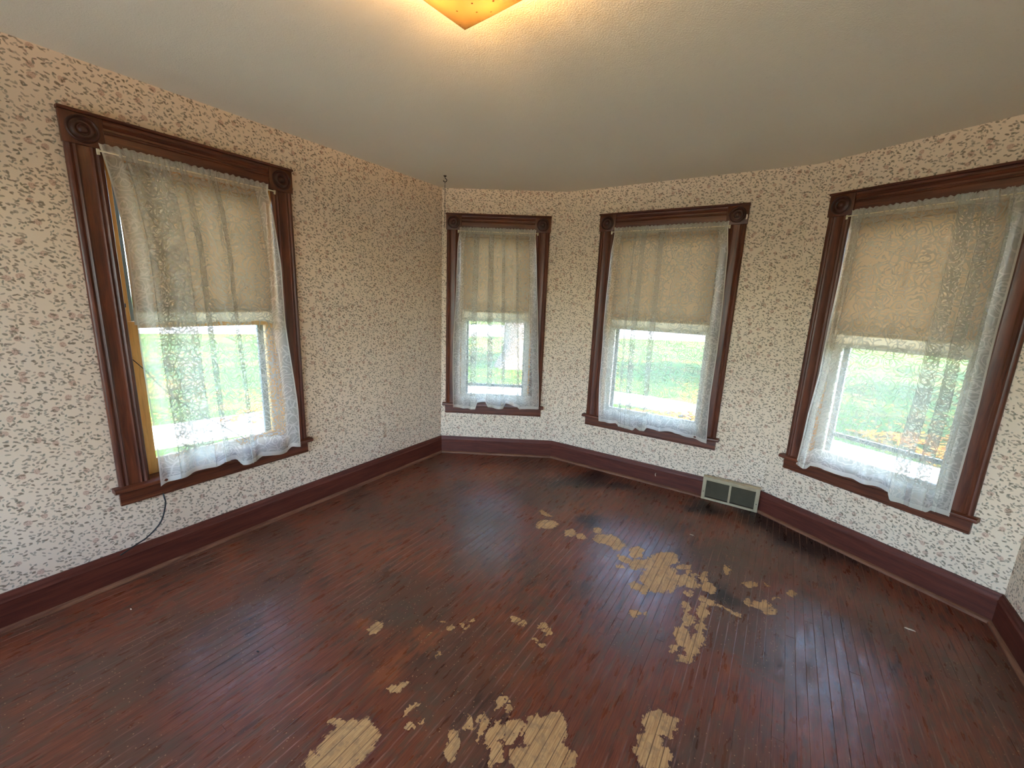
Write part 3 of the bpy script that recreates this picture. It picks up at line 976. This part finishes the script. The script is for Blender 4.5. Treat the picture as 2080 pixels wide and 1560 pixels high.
def make_curtain(k, left, right, folds, hemz, label, seed):
    """left/right: [(z, u)] edges along the wall; folds: (u_centre, width, lean) doubled-over pleats; hemz: [(u, z)]"""
    s, a, b = WIN[k]
    w = WALLS[s]
    cx = (a + b) / 2
    rg = random.Random(seed)
    zt = 2.128
    NZ = 46
    # cloth path parameter: list of (normalised u, depth) with doubling back at the folds
    l0, r0 = interp(left, 1.0), interp(right, 1.0)
    path = []
    cur = 0.0
    norm = lambda u: (u - l0) / (r0 - l0)
    for (uc, wd) in sorted(folds):
        n0, n1 = norm(uc - wd / 2), norm(uc + wd / 2)
        path += [(cur, 0.0, 'f'), (n1, 0.0, 'e')]
        path += [(n1, 0.5, 'e'), (n0, 0.5, 'e')]
        path += [(n0, 1.0, 'e')]
        cur = n0
    path += [(cur, 0.0, 'f'), (1.0, 0.0, 'f')]
    # resample
    cols = []
    layer = 0.0
    for i in range(len(path) - 1):
        (u0, d0, _), (u1, d1, _) = path[i], path[i + 1]
        n = max(2, int(abs(u1 - u0) * 110)) if abs(u1 - u0) > 1e-6 else 2
        for j in range(n):
            f = j / n
            cols.append((u0 + (u1 - u0) * f, d0 + (d1 - d0) * f))
    cols.append((1.0, 0.0))
    nc = len(cols)
    ph = [rg.uniform(0, 6.28) for _ in range(6)]
    fr = [rg.uniform(14, 20), rg.uniform(27, 34), rg.uniform(47, 60), rg.uniform(6, 9)]
    verts, uvs, uve = [], [], []
    # arc length
    arc = [0.0]
    W = r0 - l0
    for i in range(1, nc):
        du = (cols[i][0] - cols[i - 1][0]) * W
        dd = (cols[i][1] - cols[i - 1][1]) * 0.012
        arc.append(arc[-1] + sqrt(du * du + dd * dd))
    for iz in range(NZ + 1):
        tz = iz / NZ
        for ic, (un, dp) in enumerate(cols):
            u_mid = l0 + un * W
            zb_ = interp(hemz, u_mid)
            z = zt + (zb_ - zt) * (tz ** 0.92)
            le, re = interp(left, z), interp(right, z)
            u = le + un * (re - le)
            drop = (zt - z) / (zt - zb_)
            amp = 0.005 + 0.0075 * drop
            y = amp * (sin(fr[0] * un * W * 2.2 + ph[0]) + 0.6 * sin(fr[1] * un * W * 1.8 + ph[1] + drop * 0.6)) + 0.0015 * sin(fr[2] * arc[ic] * 2 + ph[2])
            y += dp * -0.010 * (0.35 + 0.65 * drop)
            # header ruffle and rod pocket
            if z > 2.075:
                rz = (z - 2.075) / (zt - 2.075)
                y = y * 0.4 + 0.0042 * sin(arc[ic] * 240 + ph[3]) * (0.5 + rz) + 0.002 * sin(arc[ic] * 431 + ph[4])
                if rz > 0.99: z += 0.004 * sin(arc[ic] * 190 + ph[5])
            ybase = -0.036 - 0.038 * min(1, drop * 1.25)
            u += 0.004 * sin(7 * z + 5 * un + ph[5]) * drop
            verts.append((u - cx, ybase + y, z))
            uvs.append((arc[ic] + seed * 3.7, z - zb_))
            uve.append((min(arc[ic], arc[-1] - arc[ic]), zt - z))
    faces = [(r * nc + c, r * nc + c + 1, (r + 1) * nc + c + 1, (r + 1) * nc + c) for r in range(NZ) for c in range(nc - 1)]
    me = mesh('lace_curtain', verts, faces, True)
    for nm, arr in (('UVMap', uvs), ('edge', uve)):
        l = me.uv_layers.new(name=nm)
        for q, lp in enumerate(me.loops): l.data[q].uv = arr[lp.vertex_index]
    o = link('lace_curtain', me, M['lace'], None, w.M @ Matrix.Translation((cx, 0, 0)))
    return tag(o, label, 'curtain', 'lace curtains on the bay room windows')


def make_rod(k, inner, zb, label):
    s, a, b = WIN[k]
    w = WALLS[s]
    root = empty('curtain_rod', w.M @ Matrix.Translation(((a + b) / 2, 0, 0)))
    tag(root, label, 'curtain rod', 'thin curtain rods')
    x = inner + .016
    pth = [(-x, -.020, 2.095), (-x, -.030, 2.095), (-x + .006, -.036, 2.095), (x - .006, -.036, 2.095), (x, -.030, 2.095), (x, -.020, 2.095)]
    MB().tube(pth, .0035, 8).build('rod', M['rod'], root, angle=60)
    for sg in (-1, 1):
        MB().box(sg * x - .006, sg * x + .006, -.024, -.018, 2.08, 2.107, .002).build('bracket', M['rod'], root)


def make_shade(k, inner, zb, label, scal=0.012, phase=0.0, skew=0.0, lift=0.0):
    s, a, b = WIN[k]
    w = WALLS[s]
    root = empty('roller_shade', w.M @ Matrix.Translation(((a + b) / 2, 0, 0)))
    tag(root, label, 'window shade', 'tan roller shades half drawn')
    hwid = inner - .030
    zr = 2.062
    MB().tube([(-hwid - .004, .000, zr), (hwid + .004, .000, zr)], .016, 16).build('roller', M['shade'], root, angle=50)
    NX = 60
    hemtop, bot = 1.405 + lift, 1.322 + lift

    def sheet(nm, zlist, m, th):
        v, f = [], []
        for iz, zt_ in enumerate(zlist):
            for ix in range(NX + 1):
                x = -hwid + 2 * hwid * ix / NX
                z = zt_
                if zt_ == bot:
                    z = bot + scal * sin(2 * pi * (x / 0.2) + phase) - (0.008 if abs(x) > hwid - .03 else 0)
                bow = 0.004 * sin(pi * (zr - z) / (zr - bot)) * (x / hwid) ** 2
                xx = x * (1 - 0.016 * sin(pi * min(1, (zr - z) / (zr - bot))))
                v.append((xx + skew * (zr - z), .014 - th - bow, z))
        n = NX + 1
        for iz in range(len(zlist) - 1):
            for ix in range(NX):
                f.append((iz * n + ix, iz * n + ix + 1, (iz + 1) * n + ix + 1, (iz + 1) * n + ix))
        me = mesh(nm, v, f, True)
        o = link(nm, me, m, root)
        md = o.modifiers.new('thickness', 'SOLIDIFY'); md.thickness = 0.0008
        return o
    sheet('cloth', [zr - .004, 1.9, 1.75, 1.6, 1.5, hemtop], M['shade'], 0)
    sheet('hem', [hemtop, hemtop - .02, hemtop - .04, hemtop - .06, bot], M['shade_hem'], 0)
    MB().box(-hwid + .01, hwid - .01, .0150, .018, hemtop - .024, hemtop - .002).build('hem_slat', M['shade'], root)


ws = {}
ws[1] = make_window(1, 'wide dark wood window with amber left jamb showing, above the black cord', latch=True, sash_m='pine')
ws[2] = make_window(2, 'slim dark wood window in the bay beside the hanging chain', storm=0.668)
ws[3] = make_window(3, 'dark wood window in the middle bay wall left of the register')
ws[4] = make_window(4, 'dark wood window in the bay overlooking the striped lawn', storm=0.705)
ws[5] = make_window(5, 'bare dark wood window added for fill light in the rear wall next to the right wall', bare=True)
ws[6] = make_window(6, 'bare dark wood window added for fill light in the rear wall next to the long wall', bare=True)

for k in (1, 2, 3, 4):
    nm = {1: 'wide window over the black cord', 2: 'slim window by the hanging chain', 3: 'middle bay window', 4: 'lawn view bay window'}[k]
    make_rod(k, ws[k][1], ws[k][2], 'thin cream curtain rod across the top of the ' + nm)
make_shade(1, ws[1][1], ws[1][2], 'tan roller shade half drawn in the wide window over the black cord', 0.006, 0.4, 0.006)
make_shade(2, ws[2][1], ws[2][2], 'narrow tan roller shade with scalloped hem in the slim window by the chain', 0.012, 1.0, 0, 0.006)
make_shade(3, ws[3][1], ws[3][2], 'tan roller shade with deeply scalloped hem in the middle bay window', 0.014, 2.2, -0.004, 0.0)
make_shade(4, ws[4][1], ws[4][2], 'tan roller shade half drawn in the lawn view bay window', 0.006, 0.0, 0.004, 0.0)

L_ = lambda tab: [(z, LB - s) for z, s in tab]
make_curtain(1, L_([(2.128, 2.262), (2.10, 2.257), (1.95, 2.237), (1.72, 2.218), (1.4, 2.222), (1.08, 2.223), (0.48, 2.222)]),
             L_([(2.128, 1.535), (2.109, 1.545), (1.947, 1.52), (1.664, 1.5), (1.309, 1.503), (1.08, 1.491), (0.745, 1.471), (0.485, 1.468)]),
             [(LB - 2.058, .170), (LB - 1.911, .032), (LB - 1.770, .030)],
             [(LB - 2.23, .476), (LB - 2.14, .500), (LB - 2.03, .512), (LB - 1.965, .507), (LB - 1.93, .523), (LB - 1.86, .512), (LB - 1.84, .472), (LB - 1.75, .466), (LB - 1.72, .49), (LB - 1.62, .472), (LB - 1.56, .466), (LB - 1.53, .50), (LB - 1.46, .485)],
             'white lace curtain with a broad doubled fold on the wide window over the cord', 1)
make_curtain(2, [(2.128, .165), (2.11, .169), (1.988, .150), (1.576, .14), (1.168, .122), (.48, .125)],
             [(2.128, .846), (2.095, .841), (1.904, .859), (1.605, .879), (1.151, .916), (.525, .947)],
             [(.314, .055), (.467, .046), (.592, .028), (.730, .020)],
             [(.12, .478), (.27, .478), (.285, .468), (.335, .47), (.352, .535), (.43, .555), (.455, .50), (.52, .486), (.60, .49), (.62, .54), (.73, .515), (.75, .49), (.94, .505)],
             'white lace curtain with scalloped hem on the slim window by the hanging chain', 2)
make_curtain(3, [(2.128, .472), (2.10, .477), (1.939, .458), (1.573, .452), (1.328, .452), (.883, .459), (.474, .487)],
             [(2.128, 1.322), (2.086, 1.319), (1.916, 1.341), (1.6, 1.356), (1.352, 1.361), (.846, 1.364), (.469, 1.375)],
             [(.650, .020), (.724, .046), (.868, .047)],
             [(.48, .48), (.62, .49), (.64, .466), (.78, .462), (.80, .49), (.83, .462), (.87, .47), (.89, .505), (1.0, .50), (1.1, .51), (1.2, .497), (1.38, .472)],
             'white lace curtain on the middle bay window above the register', 3)
make_curtain(4, [(2.128, .262), (2.112, .264), (1.86, .266), (1.484, .260), (1.106, .262), (.855, .240), (.482, .228)],
             [(2.128, .965), (2.1, .967), (1.919, .985), (1.466, .991), (1.129, .997), (.891, .998), (.51, 1.004)],
             [(.296, .052), (.786, .062), (.872, .056), (.945, .014)],
             [(.22, .478), (.33, .48), (.345, .51), (.44, .512), (.60, .512), (.75, .515), (.765, .47), (.84, .466), (.92, .472), (.935, .495), (1.0, .482)],
             'white lace curtain on the lawn view bay window, gathered at its right side', 4)


# ------------------------------------------------------------------ ceiling lamp
def make_lamp():
    side, zr = 0.32, H - 0.060
    ang = radians(-128 + 90)
    cor = Vector((-0.183, 1.585))
    dg = radians(-84.5)
    ctr = cor + Vector((cos(dg), sin(dg))) * side / sqrt(2)
    root = empty('ceiling_lamp', Matrix.Translation((ctr.x, ctr.y, H)) @ Matrix.Rotation(radians(-39.5), 4, 'Z'))
    tag(root, 'square frosted glass ceiling lamp glowing warm yellow', 'lamp')
    MB().lathe([(0.0, 0), (0.058, 0), (0.058, -.008), (0.046, -.022), (0.014, -.028), (0.0, -.028)][1:], 32, Matrix.Identity(4)).build('ceiling_plate', M['brass'], root, angle=40)
    N = 24
    v, f = [], []
    for i in range(N + 1):
        for j in range(N + 1):
            x, y = -1 + 2 * i / N, -1 + 2 * j / N
            r = max(abs(x), abs(y))
            rr = min(1.0, sqrt(x * x + y * y))
            dip = -0.060 - 0.052 * (1 - r ** 2.2) - 0.004 * (1 - rr)
            dip += 0.010 * max(0, r - 0.86) / 0.14
            v.append((x * side / 2, y * side / 2, dip - 0.010))
    for i in range(N):
        for j in range(N):
            f.append((i * (N + 1) + j, (i + 1) * (N + 1) + j, (i + 1) * (N + 1) + j + 1, i * (N + 1) + j + 1))
    t = NT('frosted_lamp_glass')
    o_ = t.obj()
    spots = t.ramp(t.voro(o_, 46).outputs['Distance'], 0.16, 0.10)
    vv = t.voro(o_, 46)
    sp = t.n('SeparateColor'); t.put(sp.inputs[0], vv.outputs['Color'])
    spots = t.math('MULTIPLY', spots, t.math('GREATER_THAN', sp.outputs[0], 0.86))
    col = t.mix(t.math('MULTIPLY', spots, 0.9), (0.21, 0.165, 0.095), lin(60, 26, 6))
    tl = t.n('BsdfTranslucent'); t.put(tl.inputs[0], col)
    df = t.n('BsdfDiffuse'); t.put(df.inputs[0], col)
    gl = t.n('BsdfGlossy'); gl.inputs['Roughness'].default_value = 0.15
    m1 = t.n('MixShader'); m1.inputs[0].default_value = 0.35
    t.t.links.new(tl.outputs[0], m1.inputs[1]); t.t.links.new(df.outputs[0], m1.inputs[2])
    m2 = t.n('MixShader'); m2.inputs[0].default_value = 0.06
    t.t.links.new(m1.outputs[0], m2.inputs[1]); t.t.links.new(gl.outputs[0], m2.inputs[2])
    gm = t.done(m2.outputs[0])
    g = link('glass_shade', mesh('glass_shade', v, f, True), gm, root)
    md = g.modifiers.new('thickness', 'SOLIDIFY'); md.thickness = 0.004; md.offset = 0
    tb = NT('bulb_glow')
    em = tb.n('Emission'); em.inputs[0].default_value = (1, 0.66, 0.32, 1); em.inputs[1].default_value = 6.0
    bm_ = tb.done(em.outputs[0])
    for sg in (-1, 1):
        MB().lathe([(0.004, -.045), (0.014, -.036), (0.021, -.020), (0.021, -.008), (0.014, .008), (0.012, .02)], 20, Matrix.Translation((0, 0, -.047)) @ Matrix.Rotation(radians(90), 4, 'Y') @ Matrix.Rotation(radians(45 if sg > 0 else 225), 4, 'X') @ Matrix.Translation((0, 0, -0.05))).build('bulb', bm_, root, angle=60)
        MB().lathe([(0.013, .015), (0.013, .04), (0.0, .04)][:2], 16, Matrix.Translation((0, 0, -.047)) @ Matrix.Rotation(radians(90), 4, 'Y') @ Matrix.Rotation(radians(45 if sg > 0 else 225), 4, 'X') @ Matrix.Translation((0, 0, -0.05))).build('bulb_socket', M['iron'], root, angle=60)
        ld = bpy.data.lights.new('bulb_light', 'POINT')
        ld.energy = LAMP_W / 2
        ld.color = (1.0, 0.56, 0.21)
        ld.shadow_soft_size = 0.022
        lo = bpy.data.objects.new('bulb_light', ld)
        COL.objects.link(lo)
        lo.parent = root
        a45 = radians(45)
        lo.location = (0.0 + sg * 0.062 * cos(a45) * 1.0, sg * 0.062 * sin(a45), -.055)


make_lamp()


# ------------------------------------------------------------------ floor register
def make_register():
    w = WALLS['bay_center']
    u0, u1, z0, z1 = 1.388, 1.783, 0.004, 0.192
    root = empty('floor_register', w.M @ Matrix.Translation((u0, 0, 0)))
    tag(root, 'dirty cream metal wall register with two dark louvred panels', 'register')
    L = u1 - u0
    yf = -.052
    fw = .026
    mb = MB()
    mb.box(0, fw, yf, -.037, z0, z1, .002).box(L - fw, L, yf, -.037, z0, z1, .002)
    mb.box(fw, L - fw, yf, -.037, z1 - fw, z1, .002).box(fw, L - fw, yf, -.037, z0, z0 + .018, .002)
    mb.build('frame', M['reg'], root, angle=30)
    MB().extrude([(-.0375, z1 - .003), (yf, z1 - .0005), (-.030, z1 + .008), (-.0235, z1 + .008), (-.0235, z1 - .003)], 0.0, L, 'x').build('top_flange', M['reg'], root, angle=30)
    MB().box(L / 2 - .008, L / 2 + .008, yf - .001, -.037, z0 + .018, z1 - fw, .002).build('mullion', M['reg'], root, angle=30)
    MB().box(.004, L - .004, -.0395, -.0375, z0 + .004, z1 - .004).build('back_plate', M['sub'], root)
    for x0, x1 in ((fw, L / 2 - .008), (L / 2 + .008, L - fw)):
        n = 11
        me = None
        for i in range(n):
            z = z0 + .024 + (z1 - fw - z0 - .030) * (i + .3) / n
            MB().add([(x0, yf + .003, z), (x1, yf + .003, z), (x1, -.041, z + .010), (x0, -.041, z + .010),
                      (x0, yf + .003, z + .0012), (x1, yf + .003, z + .0012), (x1, -.041, z + .0112), (x0, -.041, z + .0112)],
                     [(0, 1, 2, 3), (4, 5, 6, 7), (0, 1, 5, 4), (2, 3, 7, 6), (0, 3, 7, 4), (1, 2, 6, 5)]).build('louver', M['louver'], root)
    for x in (fw / 2, L - fw / 2):
        MB().lathe([(.0035, 0), (.0035, .001), (.001, .002)], 10, Matrix.Translation((x, yf, .07)) @ Matrix.Rotation(radians(90), 4, 'X')).build('screw', M['iron'], root)


make_register()

# ------------------------------------------------------------------ outlet plate, cords, hooks
wl = WALLS['left']
root = empty('outlet_plate', wl.M @ Matrix.Translation((LB - .723, 0, .334)))
tag(root, 'wallpaper covered blank outlet plate low on the long wall', 'outlet plate')
me = MB().box(-.036, .036, -.007, -.0005, 0, .116, .0025)
o = me.build('plate', M['paper'], root, angle=30)
l = o.data.uv_layers.new(name='UVMap')
for k, lp in enumerate(o.data.loops):
    c_ = o.data.vertices[lp.vertex_index].co
    l.data[k].uv = (LB - .723 + c_.x + .017, .334 + c_.z)
for zz in (.03, .086):
    MB().lathe([(.003, 0), (.003, .0008), (.001, .0014)], 10, Matrix.Translation((0, -.007, zz)) @ Matrix.Rotation(radians(90), 4, 'X')).build('screw', M['chip'], root)


def smooth_path(pts, n=10):
    P = [Vector(p) for p in pts]
    out = []
    for i in range(len(P) - 1):
        p0, p1, p2, p3 = P[max(i - 1, 0)], P[i], P[i + 1], P[min(i + 2, len(P) - 1)]
        for j in range(n):
            t = j / n
            out.append(0.5 * ((2 * p1) + (p2 - p0) * t + (2 * p0 - 5 * p1 + 4 * p2 - p3) * t * t + (3 * p1 - p0 - 3 * p2 + p3) * t ** 3))
    out.append(P[-1])
    return out


pth = smooth_path([(LB - 2.204, -.012, .430), (LB - 2.203, -.026, .395), (LB - 2.204, -.032, .354), (LB - 2.234, -.034, .267), (LB - 2.293, -.030, .208), (LB - 2.342, -.028, .186), (LB - 2.41, -.028, .158)], 8)
o = MB().tube(pth, .0038, 8).build('black_cord', M['black'], None, wl.M, angle=60)
tag(o, 'black cord dropping from under the wide window to the baseboard', 'cord')
pth = smooth_path([(LB - 2.247, .034, 1.160), (LB - 2.187, .030, 1.075), (LB - 2.136, .026, .985), (LB - 2.06, .022, .89), (LB - 1.973, .020, .799), (LB - 1.879, .018, .715), (LB - 1.754, .014, .592), (LB - 1.70, .010, .535), (LB - 1.67, .008, .520)], 6)
o = MB().tube(pth, .0022, 6).build('slack_wire', M['black'], None, wl.M, angle=60)
tag(o, 'thin dark wire slanting across the wide window behind its lace curtain', 'wire')

# hook and chain by the bay corner
hk = Vector((-0.553, 3.558))
root = empty('ceiling_hook', Matrix.Translation((hk.x, hk.y, H)))
tag(root, 'small black iron swag hook screwed into the ceiling', 'hook')
MB().lathe([(.013, 0), (.013, -.003), (.006, -.007), (.003, -.008)], 16, Matrix.Identity(4)).build('base_plate', M['iron'], root, angle=50)
pth = [(0, 0, -.006), (.002, 0, -.018), (.010, 0, -.024), (.014, 0, -.032), (.010, 0, -.042), (.0, 0, -.046), (-.010, 0, -.042), (-.012, 0, -.034)]
MB().tube(smooth_path(pth, 5), .0028, 8).build('hook_shank', M['iron'], root, angle=60)
root = empty('hanging_chain', Matrix.Translation((hk.x, hk.y, H - .05)))
tag(root, 'thin dark chain hanging from the ceiling hook by the slim window', 'chain')
lk = [(0.0042 * cos(a), 0, -0.0085 * sin(a)) for a in [2 * pi * i / 14 for i in range(14)]]
lme = None
for i in range(26):
    if lme is None:
        lo = MB().tube(lk, .0011, 6, True).build('chain_link', M['iron'], root, angle=80)
        lme = lo.data
    else:
        lo = link('chain_link', lme, None, root)
    lo.matrix_local = Matrix.Translation((0, 0, -.004 - .0132 * i)) @ Matrix.Rotation(radians(90 * (i % 2) + rng.uniform(-12, 12)), 4, 'Z')

# small white hook on the baseboard and paper scrap on a corner block
w3 = WALLS['bay_center']
o = MB().tube(smooth_path([(0, 0, 0), (0, -.012, .002), (.001, -.020, -.006), (.003, -.018, -.016), (.004, -.012, -.020)], 5), .0026, 8).build('baseboard_hook', M['chip'], None, w3.M @ Matrix.Translation((1.015, -.018, .106)), angle=60)
tag(o, 'tiny white hook on the middle bay baseboard', 'hook')
mb = MB()
mb.add([(0, 0, 0), (.010, 0, .001), (.012, -.0015, .018), (.009, -.002, .034), (.002, -.001, .033), (.003, 0, .016)] + [(0, -.001, 0), (.010, -.001, .001), (.012, -.0025, .018), (.009, -.003, .034), (.002, -.002, .033), (.003, -.001, .016)],
       [(0, 1, 2, 5), (5, 2, 3, 4), (6, 11, 8, 7), (11, 10, 9, 8)] + [(i, (i + 1) % 6, 6 + (i + 1) % 6, 6 + i) for i in range(6)])
o = mb.build('paper_scrap', M['chip'], None, w3.M @ Matrix.Translation((1.421, -.0275, 2.135)))
tag(o, 'scrap of pale paper stuck to a dark corner block', 'paper scrap')

# chips lying on the floor
for (u, v, ln, wd, m, lab) in ((1848, 1279, .045, .010, 'chip', 'pale wood splinter lying near the right wall baseboard'), (266, 1238, .012, .006, 'chip', 'pale paint chip on the floor under the wide window'),
                               (524, 1324, .014, .007, 'black', 'black crumb on the floor in the glossy patch'), (1405, 1087, .03, .007, 'chip', 'pale splinter on the floor in front of the register')):
    p = px_floor(u, v)
    a = radians(rng.uniform(-50, -10))
    mb = MB()
    top = [(-ln / 2, -wd * .2), (-ln * .1, -wd / 2), (ln / 2, -wd * .25), (ln * .42, wd * .3), (0, wd / 2), (-ln * .45, wd * .25)]
    mb.add([(x, y, .0003) for x, y in top] + [(x * .85, y * .8, .0035) for x, y in top], [tuple(range(6))[::-1], tuple(range(6, 12))] + [(i, (i + 1) % 6, 6 + (i + 1) % 6, 6 + i) for i in range(6)])
    o = mb.build('wood_chip', M[m], None, Matrix.Translation((p.x, p.y, 0.0006)) @ Matrix.Rotation(a, 4, 'Z'))
    tag(o, lab, 'chip', 'bits lying on the floor')

# ------------------------------------------------------------------ outdoors
GZ = -0.62
NG = 40
v, f = [], []
for i in range(NG + 1):
    for j in range(NG + 1):
        x, y = -70 + 140 * i / NG, -70 + 140 * j / NG
        d = sqrt(x * x + y * y)
        v.append((x, y, GZ + (0.25 * mnoise.noise((x * .06, y * .06, 0)) if d > 12 else 0)))
for i in range(NG):
    for j in range(NG):
        f.append((i * (NG + 1) + j, (i + 1) * (NG + 1) + j, (i + 1) * (NG + 1) + j + 1, i * (NG + 1) + j + 1))
o = link('lawn', mesh('lawn', v, f, True), M['lawn'])
tag(o, 'sunny green lawn with fallen orange leaves outside the windows', 'lawn', kind='structure')


def ribbon(name, pts, wd, z, m, th=0.05):
    P = smooth_path([(x, y, 0) for x, y in pts], 8)
    mb = MB()
    vs, fs = [], []
    for i, p in enumerate(P):
        t = (P[min(i + 1, len(P) - 1)] - P[max(i - 1, 0)]).normalized()
        n = Vector((-t.y, t.x, 0))
        for sg in (-1, 1):
            for zz in (z, z - th):
                q = p + n * sg * wd / 2
                vs.append((q.x, q.y, zz))
    for i in range(len(P) - 1):
        a = i * 4
        fs += [(a, a + 2, a + 6, a + 4), (a + 2, a + 3, a + 7, a + 6), (a + 3, a + 1, a + 5, a + 7), (a + 1, a, a + 4, a + 5)]
    mb.add(vs, fs)
    return mb.build(name, m)


o = ribbon('sidewalk', [(-9.5, -1), (-7.0, 3.4), (-4.6, 6.0), (-0.4, 9.5), (3.2, 8.9), (5.5, 5.5), (7.6, 1.0), (9, -4)], 1.15, GZ + .03, M['concrete'])
tag(o, 'pale concrete walk curving round the bay outside', 'sidewalk', kind='structure')
_rc = (PTS[5] + PTS[0]) / 2
_rn = WALLS['rear'].n
o = ribbon('bounce_slab', [tuple(_rc + _rn * (TH + .3)), tuple(_rc + _rn * 4), tuple(_rc + _rn * 9)], 12.0, GZ + .03, M['concrete'])  # unseen paving, added to bounce neutral daylight up through the rear windows
tag(o, 'unseen pale concrete added behind the rear wall to bounce daylight indoors', 'bounce_slab', kind='structure')
o = ribbon('street', [(-40, 14), (-16, 22), (0, 26), (18, 31), (40, 40)], 6.5, GZ + .32, M['asphalt'], 0.5)
tag(o, 'pale street beyond the lawn', 'street', kind='structure')


leaf_m = mat_plain('orange_fallen_leaf', lin(176, 104, 30), 0.8, 0.2, var=0.35, nscale=4)
rgl = random.Random(11)
v, f = [], []
for (x0, x1, y0, y1, n) in ((6.2, 8.0, 5.4, 7.2, 420), (1.6, 4.2, 7.2, 8.1, 420), (-4.6, -2.6, 6.4, 7.6, 200), (-1.0, 1.4, 7.4, 8.6, 160)):
    for i in range(n):
        x, y = rgl.uniform(x0, x1), rgl.uniform(y0, y1)
        a = rgl.uniform(0, 6.28)
        e1 = Vector((cos(a), sin(a), rgl.uniform(-.2, .3))) * .055
        e2 = Vector((-sin(a), cos(a), rgl.uniform(-.2, .3))) * .038
        p = Vector((x, y, GZ + .05))
        k = len(v)
        v += [p - e1, p + e2, p + e1 + Vector((0, 0, .012)), p - e2]
        f.append((k, k + 1, k + 2, k + 3))
o = link('fallen_leaves', mesh('fallen_leaves', v, f), leaf_m)
tag(o, 'orange fallen leaves strewn over the grass beside the walk', 'leaves', kind='stuff')


def make_tree(x, y, h, r, label, seed, crown=2.6):
    rg = random.Random(seed)
    root = empty('shade_tree', Matrix.Translation((x, y, GZ - .05)))
    tag(root, label, 'tree', 'trees on the lawn')
    pts = [(0.1 * sin(i * .9 + seed) * i / 8, 0.1 * cos(i * 1.3 + seed) * i / 8, h * i / 8) for i in range(9)]
    mb = MB().tube(pts, lambda t: r * (1.0 - .55 * t) + r * .6 * max(0, .12 - t) / .12, 14)
    for i in range(5):
        a = i * 1.26 + seed
        z0 = h * (.62 + .07 * i)
        b0 = Vector(pts[min(8, int(z0 / h * 8))])
        mb.tube([b0, b0 + Vector((cos(a) * .6, sin(a) * .6, .6)), b0 + Vector((cos(a) * crown * .7, sin(a) * crown * .7, 1.4))], lambda t: r * .35 * (1 - .7 * t), 8)
    mb.build('trunk', M['bark'], root, angle=60)
    v, f = [], []
    for i in range(3200):
        cl = rg.randrange(14)
        ca = cl * 2.4
        cc = Vector((cos(ca) * crown * .62 * sqrt((cl % 5 + .5) / 5), sin(ca) * crown * .62 * sqrt((cl % 5 + .5) / 5), h + .2 + 1.5 * ((cl * 7) % 5) / 5))
        d = Vector((rg.gauss(0, 1), rg.gauss(0, 1), rg.gauss(0, .8))) * crown * .22
        p = cc + d
        e1 = Vector((rg.gauss(0, 1), rg.gauss(0, 1), rg.gauss(0, .5))).normalized() * .18
        e2 = e1.cross(Vector((rg.gauss(0, 1), rg.gauss(0, 1), rg.gauss(0, 1)))).normalized() * .13
        n = len(v)
        v += [p - e1, p + e2, p + e1, p - e2]
        f.append((n, n + 1, n + 2, n + 3))
    o = link('crown', mesh('crown', v, f), M['leaf'], root)
    tag(o, kind='stuff')


make_tree(0.2, 13.4, 4.2, .42, 'big grey trunked tree standing past the walk outside the slim window', 1, 3.0)
make_tree(10.3, 5.5, 4.2, .24, 'broad tree right of the walk outside the lawn view window', 2, 2.3)
make_tree(14.2, 8.6, 4.4, .26, 'tall tree at the right edge of the striped lawn', 3, 2.5)
make_tree(8.0, 11.4, 4.2, .22, 'tree on the lawn between the middle and lawn view windows', 4, 2.5)
make_tree(-9.4, 8.0, 4.0, .28, 'tree on the lawn outside the wide window', 5, 2.8)
make_tree(20.0, 12.5, 4.6, .28, 'far tree at the right end of the lawn', 6, 2.8)
